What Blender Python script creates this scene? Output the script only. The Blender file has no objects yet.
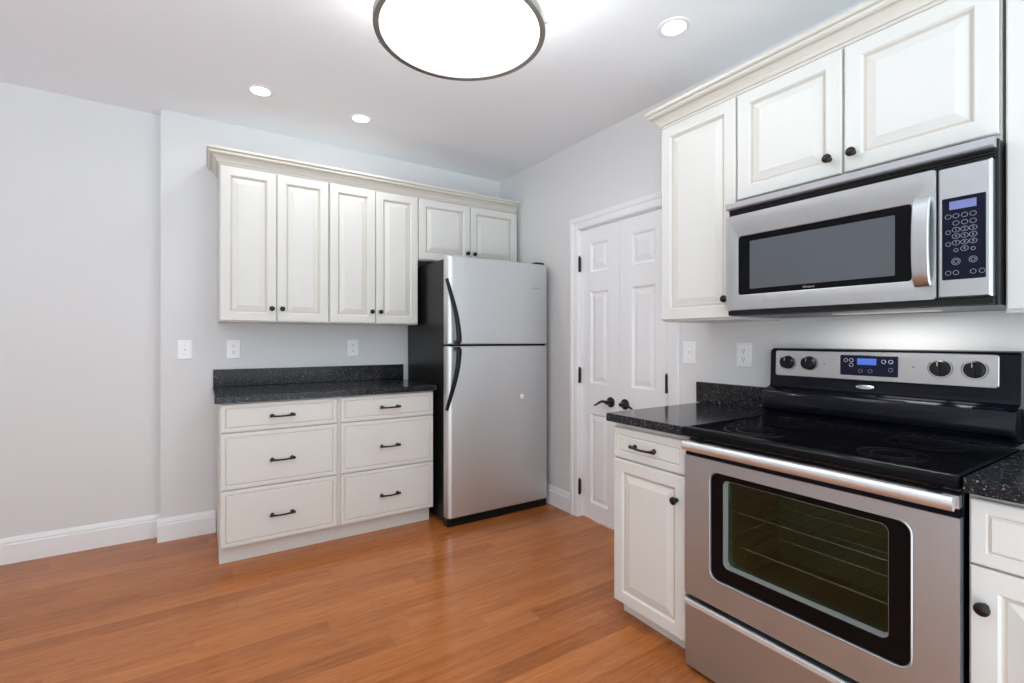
import bpy, bmesh, math, random
from mathutils import Vector, Matrix

random.seed(7)
C = bpy.context.scene
COL = C.collection
PI = math.pi

# ------------------------------------------------------------------ camera
cam_d = bpy.data.cameras.new('camera')
cam = bpy.data.objects.new('camera', cam_d)
COL.objects.link(cam)
cam_d.sensor_width = 36.0
cam_d.lens = 482.0 / 1024.0 * 36.0
cam_d.shift_y = -2.3 / 1024.0
cam_d.clip_start = 0.05
cam.location = (0.0, 0.0, 1.25)
cam.rotation_euler = (PI / 2, 0.0, -0.5715)
C.camera = cam

# ------------------------------------------------------------------ world, lights, exposure
w = bpy.data.worlds.new('daylight')
C.world = w
w.use_nodes = True
bg = w.node_tree.nodes['Background']
bg.inputs['Strength'].default_value = 1.0
# bright open-plan daylight behind the kitchen: added brightness below horizon to light the ceiling
_wt, _wn, _wl = w.node_tree, w.node_tree.nodes, w.node_tree.links
_tc = _wn.new('ShaderNodeTexCoord')
_sx = _wn.new('ShaderNodeSeparateXYZ')
_rp = _wn.new('ShaderNodeValToRGB')
_mr = _wn.new('ShaderNodeMapRange')
_mr.inputs['From Min'].default_value = -1.0
_wl.new(_tc.outputs['Generated'], _sx.inputs[0])
_wl.new(_sx.outputs[2], _mr.inputs['Value'])
_wl.new(_mr.outputs['Result'], _rp.inputs['Fac'])
_wl.new(_rp.outputs['Color'], bg.inputs['Color'])
_e = _rp.color_ramp.elements
_e[0].position, _e[0].color = 0.30, (2.10, 2.44, 2.66, 1)
_e[1].position, _e[1].color = 0.50, (1.25, 1.34, 1.41, 1)


def area(name, loc, rot, size, power, color=(1, 1, 1), shape='DISK', size_y=None, spread=None):
    d = bpy.data.lights.new(name, 'AREA')
    d.shape = shape
    d.size = size
    if size_y:
        d.size_y = size_y
    d.energy = power
    d.color = color
    if spread:
        d.spread = spread
    o = bpy.data.objects.new(name, d)
    COL.objects.link(o)
    o.location = loc
    o.rotation_euler = rot
    return o


C.view_settings.view_transform = 'Standard'
C.view_settings.look = 'None'
C.view_settings.exposure = 0.42
C.view_settings.gamma = 1.0
C.view_settings.use_curve_mapping = False
C.cycles.use_denoising = True
C.cycles.max_bounces = 10
C.cycles.diffuse_bounces = 6
C.cycles.glossy_bounces = 5
C.cycles.transmission_bounces = 6
C.cycles.caustics_reflective = False
C.cycles.caustics_refractive = False
C.cycles.sample_clamp_indirect = 4.0


def ceil_z(x, y):
    return 2.619 - 0.00775 * x + 0.01376 * y


DRUM = (0.785, 1.563, 2.35)          # centre of the drum light's glass
area('drum_lamp_light', (DRUM[0], DRUM[1], DRUM[2] - 0.022), (0, 0, 0), 0.56, 1.5, (1.0, 0.985, 0.96))
area('drum_lamp_uplight', (DRUM[0], DRUM[1], DRUM[2] + 0.175), (PI, 0, 0), 0.50, 18.0, (0.94, 0.975, 1.0))
SPOTS = [(0.278, 3.07), (0.849, 3.10), (1.749, 1.400)]
for (sx, sy), watts in zip(SPOTS, (1.2, 2.2, 0.4)):
    area('downlight_beam', (sx, sy, ceil_z(sx, sy) - 0.014), (0, 0, 0), 0.09, watts, (1.0, 0.985, 0.97))

# ------------------------------------------------------------------ materials


def mat(name, color=(0.8, 0.8, 0.8), rough=0.5, metal=0.0, spec=0.5, coat=0.0, emit=None, estr=0.0):
    m = bpy.data.materials.new(name)
    m.use_nodes = True
    p = m.node_tree.nodes['Principled BSDF']
    p.inputs['Base Color'].default_value = (*color, 1)
    p.inputs['Roughness'].default_value = rough
    p.inputs['Metallic'].default_value = metal
    p.inputs['Specular IOR Level'].default_value = spec
    p.inputs['Coat Weight'].default_value = coat
    if emit:
        p.inputs['Emission Color'].default_value = (*emit, 1)
        p.inputs['Emission Strength'].default_value = estr
    return m


def nodes(m):
    nt = m.node_tree
    return nt, nt.nodes, nt.links, nt.nodes['Principled BSDF']


def add_bump(m, scale=(60, 60, 60), strength=0.05, detail=2.0, dist=0.002):
    nt, N, L, p = nodes(m)
    tc = N.new('ShaderNodeTexCoord')
    mp = N.new('ShaderNodeMapping')
    mp.inputs['Scale'].default_value = scale
    nz = N.new('ShaderNodeTexNoise')
    nz.inputs['Scale'].default_value = 1.0
    nz.inputs['Detail'].default_value = detail
    b = N.new('ShaderNodeBump')
    b.inputs['Strength'].default_value = strength
    b.inputs['Distance'].default_value = dist
    L.new(tc.outputs['Object'], mp.inputs['Vector'])
    L.new(mp.outputs['Vector'], nz.inputs['Vector'])
    L.new(nz.outputs['Fac'], b.inputs['Height'])
    L.new(b.outputs['Normal'], p.inputs['Normal'])
    return nz


def brushed(name, color, rough, scale):
    """Brushed metal: fine streaks along one axis in roughness and tone."""
    m = mat(name, color, rough, 1.0)
    nt, N, L, p = nodes(m)
    tc = N.new('ShaderNodeTexCoord')
    mp = N.new('ShaderNodeMapping')
    mp.inputs['Scale'].default_value = scale
    nz = N.new('ShaderNodeTexNoise')
    nz.inputs['Scale'].default_value = 1.0
    nz.inputs['Detail'].default_value = 3.0
    r = N.new('ShaderNodeMapRange')
    r.inputs['To Min'].default_value = rough - 0.03
    r.inputs['To Max'].default_value = rough + 0.04
    mix = N.new('ShaderNodeMix')
    mix.data_type = 'RGBA'
    mix.inputs['A'].default_value = (*[c * 0.97 for c in color], 1)
    mix.inputs['B'].default_value = (*[min(1, c * 1.03) for c in color], 1)
    L.new(tc.outputs['Object'], mp.inputs['Vector'])
    L.new(mp.outputs['Vector'], nz.inputs['Vector'])
    L.new(nz.outputs['Fac'], r.inputs['Value'])
    L.new(nz.outputs['Fac'], mix.inputs['Factor'])
    L.new(r.outputs['Result'], p.inputs['Roughness'])
    L.new(mix.outputs['Result'], p.inputs['Base Color'])
    return m


M_WALL = mat('wall_paint', (0.755, 0.76, 0.765), 0.75, spec=0.25)
add_bump(M_WALL, (180, 180, 180), 0.04)
M_CEIL = mat('ceiling_paint', (0.90, 0.925, 0.955), 0.9, spec=0.1)
add_bump(M_CEIL, (150, 150, 150), 0.04)
M_TRIM = mat('trim_white_gloss', (0.88, 0.89, 0.91), 0.35, spec=0.4)
M_DOOR = mat('door_white_semigloss', (0.89, 0.905, 0.93), 0.4, spec=0.4)
M_CREAM = mat('cream_cabinet_paint', (0.70, 0.695, 0.665), 0.38, spec=0.45)
add_bump(M_CREAM, (25, 25, 160), 0.025)
M_CROWN = mat('cream_crown_paint', (0.68, 0.65, 0.59), 0.4, spec=0.4)
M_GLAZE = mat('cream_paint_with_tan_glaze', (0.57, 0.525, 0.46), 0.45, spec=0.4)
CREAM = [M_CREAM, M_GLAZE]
M_BRONZE = mat('dark_bronze_hardware', (0.022, 0.018, 0.016), 0.32, 0.6)
M_BLACKPL = mat('black_plastic', (0.008, 0.008, 0.009), 0.3, spec=0.3)
M_BLACKENAMEL = mat('black_enamel', (0.004, 0.0045, 0.009), 0.12, spec=0.2)
M_BLACKSIDE = mat('black_textured_steel', (0.010, 0.0095, 0.009), 0.30, spec=0.22)
add_bump(M_BLACKSIDE, (500, 500, 500), 0.15)
M_CERAMIC = mat('black_ceramic_glass', (0.003, 0.003, 0.004), 0.06, spec=0.13)
M_BURNER = mat('grey_burner_print', (0.016, 0.016, 0.017), 0.12, spec=0.13)
M_STEEL_V = brushed('brushed_steel_vertical', (0.70, 0.725, 0.74), 0.46, (420, 420, 2.0))
M_STEEL_H = brushed('brushed_steel_horizontal', (0.53, 0.59, 0.635), 0.42, (2.0, 2.0, 600))
M_STEEL_MW = brushed('brushed_steel_microwave', (0.60, 0.62, 0.635), 0.30, (2.0, 2.0, 600))
M_STEEL_HANDLE = brushed('brushed_steel_handle', (0.84, 0.86, 0.88), 0.40, (3, 3, 300))
M_SATIN = mat('satin_bright_steel', (0.70, 0.70, 0.71), 0.5, 0.55)
M_NICKEL = mat('brushed_nickel', (0.56, 0.54, 0.51), 0.33, 1.0)
M_CHROME = mat('chrome_wire', (0.7, 0.68, 0.62), 0.2, 1.0)
M_GRILLE = mat('grey_vent_cover', (0.52, 0.52, 0.55), 0.35, 0.6)
M_PLATE = mat('white_plastic_plate', (0.93, 0.94, 0.96), 0.3)
M_SLOT = mat('dark_slot', (0.05, 0.05, 0.05), 0.6)
M_KEYPAD = mat('navy_black_keypad', (0.004, 0.005, 0.016), 0.12, spec=0.2)
M_KEY = mat('pale_key_print', (0.26, 0.28, 0.36), 0.5)
M_LCD = mat('lavender_display', (0.10, 0.12, 0.26), 0.2, emit=(0.16, 0.19, 0.42), estr=0.4)
M_LCD2 = mat('blue_clock_display', (0.02, 0.05, 0.2), 0.2, emit=(0.05, 0.12, 0.45), estr=0.6)
M_BADGE = mat('silver_badge', (0.75, 0.75, 0.77), 0.3, 0.9)
M_GREYPRINT = mat('grey_print', (0.10, 0.10, 0.11), 0.5)
M_BLACKGLASS = mat('black_glass_border', (0.003, 0.003, 0.004), 0.08, spec=0.15)
M_MWGLASS = mat('dark_microwave_glass', (0.085, 0.092, 0.105), 0.10)
M_ENAMEL_IN = mat('brown_oven_enamel', (0.11, 0.068, 0.062), 0.4)
M_SHEEN_BACK = mat('oven_back_glass_sheen', (0.12, 0.19, 0.13), 0.4)  # green sheen of the door glass put into the back wall's colour
M_LAMP = mat('glowing_glass_diffuser', (0.9, 0.9, 0.88), 0.4, emit=(1.0, 0.99, 0.97), estr=1.5)
M_SHADE = mat('white_fabric_shade', (0.85, 0.84, 0.81), 0.8, emit=(1.0, 0.98, 0.95), estr=2.2)
M_BULB = mat('glowing_downlight_lens', (0.9, 0.9, 0.9), 0.4, emit=(1.0, 0.985, 0.96), estr=5.0)
M_RING = mat('white_downlight_trim', (0.85, 0.85, 0.86), 0.5)
M_DISC = mat('white_enamel_disc', (0.9, 0.9, 0.9), 0.3)


def oven_glass():
    m = bpy.data.materials.new('tinted_oven_glass')
    m.use_nodes = True
    nt = m.node_tree
    N, L = nt.nodes, nt.links
    N.remove(N['Principled BSDF'])
    out = N['Material Output']
    tr = N.new('ShaderNodeBsdfTransparent')
    tr.inputs['Color'].default_value = (0.66, 0.72, 0.70, 1)
    gl = N.new('ShaderNodeBsdfGlossy')
    gl.inputs['Color'].default_value = (0.55, 0.75, 0.5, 1)
    gl.inputs['Roughness'].default_value = 0.04
    fr = N.new('ShaderNodeFresnel')
    fr.inputs['IOR'].default_value = 1.5
    mx = N.new('ShaderNodeMixShader')
    L.new(fr.outputs['Fac'], mx.inputs['Fac'])
    L.new(tr.outputs['BSDF'], mx.inputs[1])
    L.new(gl.outputs['BSDF'], mx.inputs[2])
    L.new(mx.outputs['Shader'], out.inputs['Surface'])
    return m


M_OVENGLASS = oven_glass()


def granite():
    m = mat('black_speckled_countertop', (0.02, 0.02, 0.02), 0.14, spec=0.3)
    nt, N, L, p = nodes(m)
    tc = N.new('ShaderNodeTexCoord')
    v = N.new('ShaderNodeTexVoronoi')
    v.inputs['Scale'].default_value = 300.0
    wn = N.new('ShaderNodeTexWhiteNoise')
    r = N.new('ShaderNodeValToRGB')
    r.color_ramp.interpolation = 'CONSTANT'
    e = r.color_ramp.elements
    e[0].position, e[0].color = 0.0, (0.008, 0.008, 0.010, 1)
    e[1].position, e[1].color = 0.72, (0.018, 0.018, 0.022, 1)
    x = e.new(0.87)
    x.color = (0.05, 0.05, 0.056, 1)
    x = e.new(0.965)
    x.color = (0.20, 0.20, 0.21, 1)
    L.new(tc.outputs['Object'], v.inputs['Vector'])
    L.new(v.outputs['Position'], wn.inputs['Vector'])
    L.new(wn.outputs['Value'], r.inputs['Fac'])
    L.new(r.outputs['Color'], p.inputs['Base Color'])
    return m


M_GRANITE = granite()


def oak():
    m = mat('oak_strip_floor', (0.4, 0.2, 0.1), 0.3, spec=0.38)
    nt, N, L, p = nodes(m)

    def math_(op, a=None, b=None):
        n = N.new('ShaderNodeMath')
        n.operation = op
        for i, s in enumerate((a, b)):
            if s is None:
                continue
            if isinstance(s, (int, float)):
                n.inputs[i].default_value = s
            else:
                L.new(s, n.inputs[i])
        return n.outputs[0]

    tc = N.new('ShaderNodeTexCoord')
    sp = N.new('ShaderNodeSeparateXYZ')
    L.new(tc.outputs['Object'], sp.inputs[0])
    X, Y = sp.outputs[0], sp.outputs[1]
    rowf = math_('DIVIDE', Y, 0.083)
    row = math_('FLOOR', rowf)
    wr = N.new('ShaderNodeTexWhiteNoise')
    wr.noise_dimensions = '1D'
    L.new(row, wr.inputs['W'])
    xs = math_('ADD', X, math_('MULTIPLY', wr.outputs['Value'], 5.0))
    plf = math_('DIVIDE', xs, 0.95)
    pl = math_('FLOOR', plf)
    cb = N.new('ShaderNodeCombineXYZ')
    L.new(row, cb.inputs[0])
    L.new(pl, cb.inputs[1])
    wn = N.new('ShaderNodeTexWhiteNoise')
    wn.noise_dimensions = '2D'
    L.new(cb.outputs[0], wn.inputs['Vector'])
    # grain: long streaks, shifted from board to board
    gv = N.new('ShaderNodeCombineXYZ')
    L.new(math_('ADD', math_('MULTIPLY', X, 2.2), math_('MULTIPLY', wn.outputs['Value'], 40.0)), gv.inputs[0])
    L.new(math_('MULTIPLY', Y, 42.0), gv.inputs[1])
    L.new(math_('MULTIPLY', wn.outputs['Value'], 17.0), gv.inputs[2])
    g = N.new('ShaderNodeTexNoise')
    g.inputs['Scale'].default_value = 1.0
    g.inputs['Detail'].default_value = 5.0
    g.inputs['Roughness'].default_value = 0.6
    g.inputs['Distortion'].default_value = 0.8
    L.new(gv.outputs[0], g.inputs['Vector'])
    big = N.new('ShaderNodeTexNoise')
    big.inputs['Scale'].default_value = 1.6
    big.inputs['Detail'].default_value = 2.0
    L.new(tc.outputs['Object'], big.inputs['Vector'])
    t = math_('ADD', math_('MULTIPLY', wn.outputs['Value'], 0.24), math_('MULTIPLY', g.outputs['Fac'], 0.72))
    t = math_('ADD', t, math_('MULTIPLY', big.outputs['Fac'], 0.16))
    fv = N.new('ShaderNodeCombineXYZ')
    L.new(math_('MULTIPLY', X, 14.0), fv.inputs[0])
    L.new(math_('MULTIPLY', Y, 130.0), fv.inputs[1])
    L.new(math_('MULTIPLY', wn.outputs['Value'], 31.0), fv.inputs[2])
    fl = N.new('ShaderNodeTexNoise')
    fl.inputs['Scale'].default_value = 1.0
    fl.inputs['Detail'].default_value = 2.0
    L.new(fv.outputs[0], fl.inputs['Vector'])
    t = math_('ADD', t, math_('MULTIPLY', math_('SUBTRACT', fl.outputs['Fac'], 0.5), 0.38))
    r = N.new('ShaderNodeValToRGB')
    e = r.color_ramp.elements
    e[0].position, e[0].color = 0.22, (0.215, 0.063, 0.017, 1)
    e[1].position, e[1].color = 0.95, (0.60, 0.220, 0.064, 1)
    x = e.new(0.48)
    x.color = (0.38, 0.120, 0.031, 1)
    x = e.new(0.70)
    x.color = (0.49, 0.168, 0.047, 1)
    L.new(t, r.inputs['Fac'])
    # joints between boards
    fy = math_('FRACT', rowf)
    fx = math_('FRACT', plf)
    jy = math_('MINIMUM', fy, math_('SUBTRACT', 1.0, fy))
    jx = math_('MINIMUM', fx, math_('SUBTRACT', 1.0, fx))
    jt = math_('MINIMUM', math_('MULTIPLY', jy, 40.0), math_('MULTIPLY', jx, 900.0))
    jt = math_('MINIMUM', jt, 1.0)
    mr = N.new('ShaderNodeMapRange')
    mr.inputs['To Min'].default_value = 0.72
    L.new(jt, mr.inputs['Value'])
    mix = N.new('ShaderNodeMix')
    mix.data_type = 'RGBA'
    mix.blend_type = 'MULTIPLY'
    mix.inputs['Factor'].default_value = 1.0
    L.new(r.outputs['Color'], mix.inputs['A'])
    L.new(mr.outputs['Result'], mix.inputs['B'])
    L.new(mix.outputs['Result'], p.inputs['Base Color'])
    rr = N.new('ShaderNodeMapRange')
    rr.inputs['To Min'].default_value = 0.15
    rr.inputs['To Max'].default_value = 0.26
    L.new(g.outputs['Fac'], rr.inputs['Value'])
    L.new(rr.outputs['Result'], p.inputs['Roughness'])
    b = N.new('ShaderNodeBump')
    b.inputs['Strength'].default_value = 0.12
    b.inputs['Distance'].default_value = 0.001
    L.new(jt, b.inputs['Height'])
    L.new(b.outputs['Normal'], p.inputs['Normal'])
    return m


M_OAK = oak()

# ------------------------------------------------------------------ mesh building


def ident(u, v, w_):
    return (u, v, w_)


def FB(y0):                      # something facing the room from the back wall: u = x, v = z, w = out of the wall
    return lambda u, v, w_: (u, y0 - w_, v)


def FR(x0):                      # something facing the room from the right wall: u = y
    return lambda u, v, w_: (x0 - w_, u, v)


def rect(u0, u1, v0, v1, d=0.0):
    return [(u0 + d, v0 + d), (u1 - d, v0 + d), (u1 - d, v1 - d), (u0 + d, v1 - d)]


def rrect(u0, u1, v0, v1, r, n=6):
    pts = []
    for cx, cy, a0 in ((u1 - r, v0 + r, -PI / 2), (u1 - r, v1 - r, 0), (u0 + r, v1 - r, PI / 2), (u0 + r, v0 + r, PI)):
        for i in range(n + 1):
            a = a0 + PI / 2 * i / n
            pts.append((cx + r * math.cos(a), cy + r * math.sin(a)))
    return pts


def ellipse(cu, cv, ru, rv, n=24):
    return [(cu + ru * math.cos(2 * PI * i / n), cv + rv * math.sin(2 * PI * i / n)) for i in range(n)]


class MB:
    def __init__(self):
        self.v, self.f, self.m = [], [], []

    def quad(self, ids, mi=0):
        self.f.append(ids)
        self.m.append(mi)

    def box(self, x0, x1, y0, y1, z0, z1, F=ident, mi=0):
        b = len(self.v)
        for z in (z0, z1):
            for x, y in ((x0, y0), (x1, y0), (x1, y1), (x0, y1)):
                self.v.append(F(x, y, z))
        for q in ((0, 1, 2, 3), (4, 5, 6, 7), (0, 1, 5, 4), (1, 2, 6, 5), (2, 3, 7, 6), (3, 0, 4, 7)):
            self.quad([b + i for i in q], mi)
        return self

    def loft(self, loops, F=ident, cap0=True, cap1=True, mats=None, close=False, mi=0):
        """loops: list of (list of (u,v), w)"""
        n = len(loops[0][0])
        b = len(self.v)
        for pts, w_ in loops:
            for u, v in pts:
                self.v.append(F(u, v, w_))
        K = len(loops)
        for k in range(K if close else K - 1):
            k2 = (k + 1) % K
            mm = mats[k] if mats else mi
            for i in range(n):
                j = (i + 1) % n
                self.quad([b + k * n + i, b + k * n + j, b + k2 * n + j, b + k2 * n + i], mm)
        if not close:
            if cap0:
                self.quad([b + i for i in range(n)], mi)
            if cap1:
                self.quad([b + (K - 1) * n + i for i in range(n)], mats[-1] if mats and len(mats) == K else mi)
        return self

    def lathe(self, prof, F, n=24, mi=0):
        """prof: list of (radius, h) with h along the third axis of F; ends at radius 0 are closed"""
        loops = []
        for r, h in prof:
            loops.append(([(max(r, 1e-5) * math.cos(2 * PI * i / n), max(r, 1e-5) * math.sin(2 * PI * i / n)) for i in range(n)], h))
        return self.loft(loops, F, mi=mi)

    def tube(self, path, rad, n=10, ry=None, F=ident, closed=False, mi=0, up=None):
        P = [Vector(p) for p in path]
        K = len(P)
        rads = rad if isinstance(rad, (list, tuple)) else [rad] * K
        b = len(self.v)
        prev = None
        for k in range(K):
            if closed:
                t = (P[(k + 1) % K] - P[k - 1]).normalized()
            else:
                t = (P[min(k + 1, K - 1)] - P[max(k - 1, 0)]).normalized()
            if up is not None:
                a = Vector(up)
                a = (a - t * a.dot(t)).normalized()
            elif prev is None:
                a = t.orthogonal().normalized()
            else:
                a = (prev - t * prev.dot(t)).normalized()
            prev = a
            c = t.cross(a)
            rb = rads[k] if ry is None else ry
            for i in range(n):
                q = 2 * PI * i / n
                p = P[k] + a * rads[k] * math.cos(q) + c * rb * math.sin(q)
                self.v.append(F(*p))
        for k in range(K if closed else K - 1):
            k2 = (k + 1) % K
            for i in range(n):
                j = (i + 1) % n
                self.quad([b + k * n + i, b + k * n + j, b + k2 * n + j, b + k2 * n + i], mi)
        if not closed:
            self.quad([b + i for i in range(n)], mi)
            self.quad([b + (K - 1) * n + i for i in range(n)], mi)
        return self

    def sweep(self, path, prof, F, side=1.0, mi=0, closed=False, mats=None):
        """path: 2-D polyline; prof: closed list of (offset sideways, height); mitred corners"""
        K = len(path)
        P = [Vector((p[0], p[1])) for p in path]
        offs = []
        for k in range(K):
            d1 = (P[k] - P[k - 1]).normalized() if k else None
            d2 = (P[k + 1] - P[k]).normalized() if k < K - 1 else None
            if d1 is None:
                d1 = d2
            if d2 is None:
                d2 = d1
            n1 = Vector((-d1.y, d1.x)) * side
            n2 = Vector((-d2.y, d2.x)) * side
            mvec = (n1 + n2)
            mvec = mvec / max(1e-6, mvec.dot(n1))
            offs.append(mvec)
        b = len(self.v)
        n = len(prof)
        for k in range(K):
            for o, h in prof:
                p = P[k] + offs[k] * o
                self.v.append(F(p.x, p.y, h))
        for k in range(K - 1):
            for i in range(n):
                j = (i + 1) % n
                self.quad([b + k * n + i, b + k * n + j, b + (k + 1) * n + j, b + (k + 1) * n + i], mats[i] if mats else mi)
        self.quad([b + i for i in range(n)], mi)
        self.quad([b + (K - 1) * n + i for i in range(n)], mi)
        return self

    def raw(self, verts, faces, mi=0):
        b = len(self.v)
        self.v += verts
        for f in faces:
            self.quad([b + i for i in f], mi)
        return self


BASE = {}


def build(name, mb, mats, parent=None, smooth=False, bevel=0.0, angle=35, base=None):
    """Link the collected shapes as ONE mesh object."""
    if not isinstance(mats, (list, tuple)):
        mats = [mats]
    o0 = Vector(base) if base is not None else (BASE[parent.name] if parent is not None else Vector((0, 0, 0)))
    me = bpy.data.meshes.new(name)
    me.from_pydata([tuple(Vector(v) - o0) for v in mb.v], [], mb.f)
    for m in mats:
        me.materials.append(m)
    me.polygons.foreach_set('material_index', mb.m)
    bm = bmesh.new()
    bm.from_mesh(me)
    bmesh.ops.recalc_face_normals(bm, faces=bm.faces)
    bm.to_mesh(me)
    bm.free()
    if smooth:
        me.shade_smooth()
        me.set_sharp_from_angle(angle=math.radians(angle))
    o = bpy.data.objects.new(name, me)
    COL.objects.link(o)
    if parent is not None:
        o.parent = parent
    else:
        o.location = o0
    BASE[o.name] = o0
    if bevel:
        b = o.modifiers.new('bevel', 'BEVEL')
        b.width = bevel
        b.segments = 2
        b.limit_method = 'ANGLE'
        b.angle_limit = math.radians(40)
    return o


def thing(name, label, cat, loc, group=None, rotz=0.0):
    o = bpy.data.objects.new(name, None)
    o.empty_display_size = 0.1
    COL.objects.link(o)
    o.location = loc
    o.rotation_euler = (0, 0, rotz)
    o['label'] = label
    o['category'] = cat
    if group:
        o['group'] = group
    BASE[o.name] = Vector(loc)
    return o


def tag(o, label, cat, group=None):
    o['label'] = label
    o['category'] = cat
    if group:
        o['group'] = group
    return o


def structure(o):
    o['kind'] = 'structure'
    return o


def link_copy(src, name, parent, loc=(0, 0, 0), rotz=0.0):
    o = src.copy()
    o.name = name
    COL.objects.link(o)
    o.parent = parent
    o.location = Vector(loc) - BASE[parent.name]
    o.rotation_euler = (0, 0, rotz)
    return o


def copy_tree(o, parent=None):
    c = o.copy()
    COL.objects.link(c)
    if parent is not None:
        c.parent = parent
    for ch in list(o.children):
        copy_tree(ch, c)
    return c


def text_shape(body, size):
    cu = bpy.data.curves.new('lettering', 'FONT')
    cu.body = body
    cu.size = size
    cu.align_x = 'CENTER'
    cu.align_y = 'CENTER'
    cu.extrude = 0.0003
    cu.resolution_u = 2
    t = bpy.data.objects.new('lettering', cu)
    COL.objects.link(t)
    dg = bpy.context.evaluated_depsgraph_get()
    me = bpy.data.meshes.new_from_object(t.evaluated_get(dg))
    vs = [tuple(v.co) for v in me.vertices]
    fs = [list(p.vertices) for p in me.polygons]
    bpy.data.objects.remove(t)
    bpy.data.curves.remove(cu)
    bpy.data.meshes.remove(me)
    return vs, fs


def add_text(mb, body, size, place, mi=0):
    vs, fs = text_shape(body, size)
    return mb.raw([place(*v) for v in vs], fs, mi)


# ------------------------------------------------------------------ room shell
structure(build('floor', MB().box(-2.4, 2.6, -0.3, 4.0, -0.05, 0.0), M_OAK))

ce = MB()
cc = [(-2.6, -0.1), (2.6, -0.1), (2.6, 4.0), (-2.6, 4.0)]
ce.raw([(x, y, ceil_z(x, y)) for x, y in cc] + [(x, y, ceil_z(x, y) + 0.1) for x, y in cc],
       [(0, 1, 2, 3), (4, 5, 6, 7), (0, 1, 5, 4), (1, 2, 6, 5), (2, 3, 7, 6), (3, 0, 4, 7)])
structure(build('ceiling', ce, M_CEIL))

structure(build('wall_back', MB().box(-0.215, 2.36, 3.675, 3.95, 0.0, 2.70), M_WALL))
structure(build('wall_back_left', MB().box(-2.6, -0.2155, 3.785, 3.95, 0.0, 2.72), M_WALL))
structure(build('blocker_wall_left', MB().box(-2.6, -2.45, 0.30, 3.95, 0.0, 2.72), M_WALL))  # unseen wall, added to cut the light coming from the left
DY0, DY1, DZ = 1.825, 2.604, 2.02            # closet door opening in the right wall
wr_ = MB()
wr_.box(2.235, 2.36, DY1, 3.674, 0, 2.70)
wr_.box(2.235, 2.36, -0.4, DY0, 0, 2.70)
wr_.box(2.235, 2.36, DY0, DY1, DZ, 2.70)
structure(build('wall_right', wr_, M_WALL))

BBP = [(0, 0), (0.016, 0), (0.016, 0.104), (0.012, 0.110), (0.012, 0.120), (0.009, 0.128), (0.004, 0.142), (0, 0.142)]
FL = lambda u, v, h: (u, v, h)
structure(build('baseboard_back', MB().sweep([(0.074, 3.675), (-0.231, 3.675)], BBP, FL, side=1.0), M_TRIM))
structure(build('baseboard_left', MB().sweep([(-0.2155, 3.785), (-2.45, 3.785)], BBP, FL, side=1.0), M_TRIM))
structure(build('baseboard_right', MB().sweep([(2.235, 2.689), (2.235, 3.674)], BBP, FL, side=1.0), M_TRIM))

CASP = [(0.0, 0.0), (0.0, 0.010), (0.006, 0.014), (0.044, 0.016), (0.049, 0.021), (0.072, 0.023), (0.078, 0.018), (0.083, 0.016), (0.083, 0.0)]
structure(build('trim_1', MB().sweep([(DY1, 0.0), (DY1, DZ), (DY0, DZ), (DY0, 0.0)], CASP, FR(2.235), side=-1.0), M_TRIM))
# jamb lining inside the opening
jm = MB()
jm.box(2.236, 2.355, DY1 - 0.002, DY1, 0.0, DZ)
jm.box(2.236, 2.355, DY0, DY0 + 0.002, 0.0, DZ)
jm.box(2.236, 2.355, DY0, DY1, DZ - 0.004, DZ)
structure(build('trim_2', jm, M_TRIM))


def room_door(name, y0, y1, panels):
    F = FR(2.252)
    z0, z1 = 0.014, 2.010
    pu0, pu1 = panels['u']
    zs = panels['z']
    mb = MB()
    t = -0.035
    mb.box(y0, pu0, z0, z1, t, 0, F)
    mb.box(pu1, y1, z0, z1, t, 0, F)
    edges = [z0] + [q for ab in zs for q in ab] + [z1]
    for i in range(0, len(edges), 2):
        mb.box(pu0, pu1, edges[i], edges[i + 1], t, 0, F)
    for a, b in zs:
        mb.loft([(rect(pu0, pu1, a, b, 0.0), 0.0), (rect(pu0, pu1, a, b, 0.006), -0.003), (rect(pu0, pu1, a, b, 0.014), -0.010),
                 (rect(pu0, pu1, a, b, 0.022), -0.010), (rect(pu0, pu1, a, b, 0.050), -0.003), (rect(pu0, pu1, a, b, 0.052), -0.003)],
                F, cap0=False)
    return structure(build(name, mb, M_DOOR))


PZ = [(0.125, 0.742), (0.945, 1.578), (1.712, 1.910)]
d1 = room_door('door_1', 2.2280, DY1 - 0.004, {'u': (2.330, 2.503), 'z': PZ})
d2 = room_door('door_2', DY0 + 0.004, 2.2220, {'u': (1.935, 2.125), 'z': PZ})


def lever(parent, y, dirn):
    F = lambda u, v, h: (2.252 - h, y + u, 0.838 + v)
    mb = MB()
    mb.lathe([(0.0, 0.0), (0.033, 0.0), (0.034, 0.006), (0.030, 0.012), (0.016, 0.017), (0.012, 0.030), (0.013, 0.046), (0.0, 0.048)], F, 24)
    path, rad = [], []
    for i in range(11):
        s = i / 10
        path.append((2.252 - 0.042 + 0.004 * s, y + dirn * (0.002 + 0.118 * s), 0.838 + 0.006 * math.sin(s * PI * 1.6) - 0.026 * s * s))
        rad.append(0.0105 - 0.005 * s)
    mb.tube(path, rad, 8)
    return build('handle', mb, M_BRONZE, parent, smooth=True, base=(0, 0, 0))


lever(d1, 2.302, 1)
lever(d2, 2.176, -1)


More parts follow.
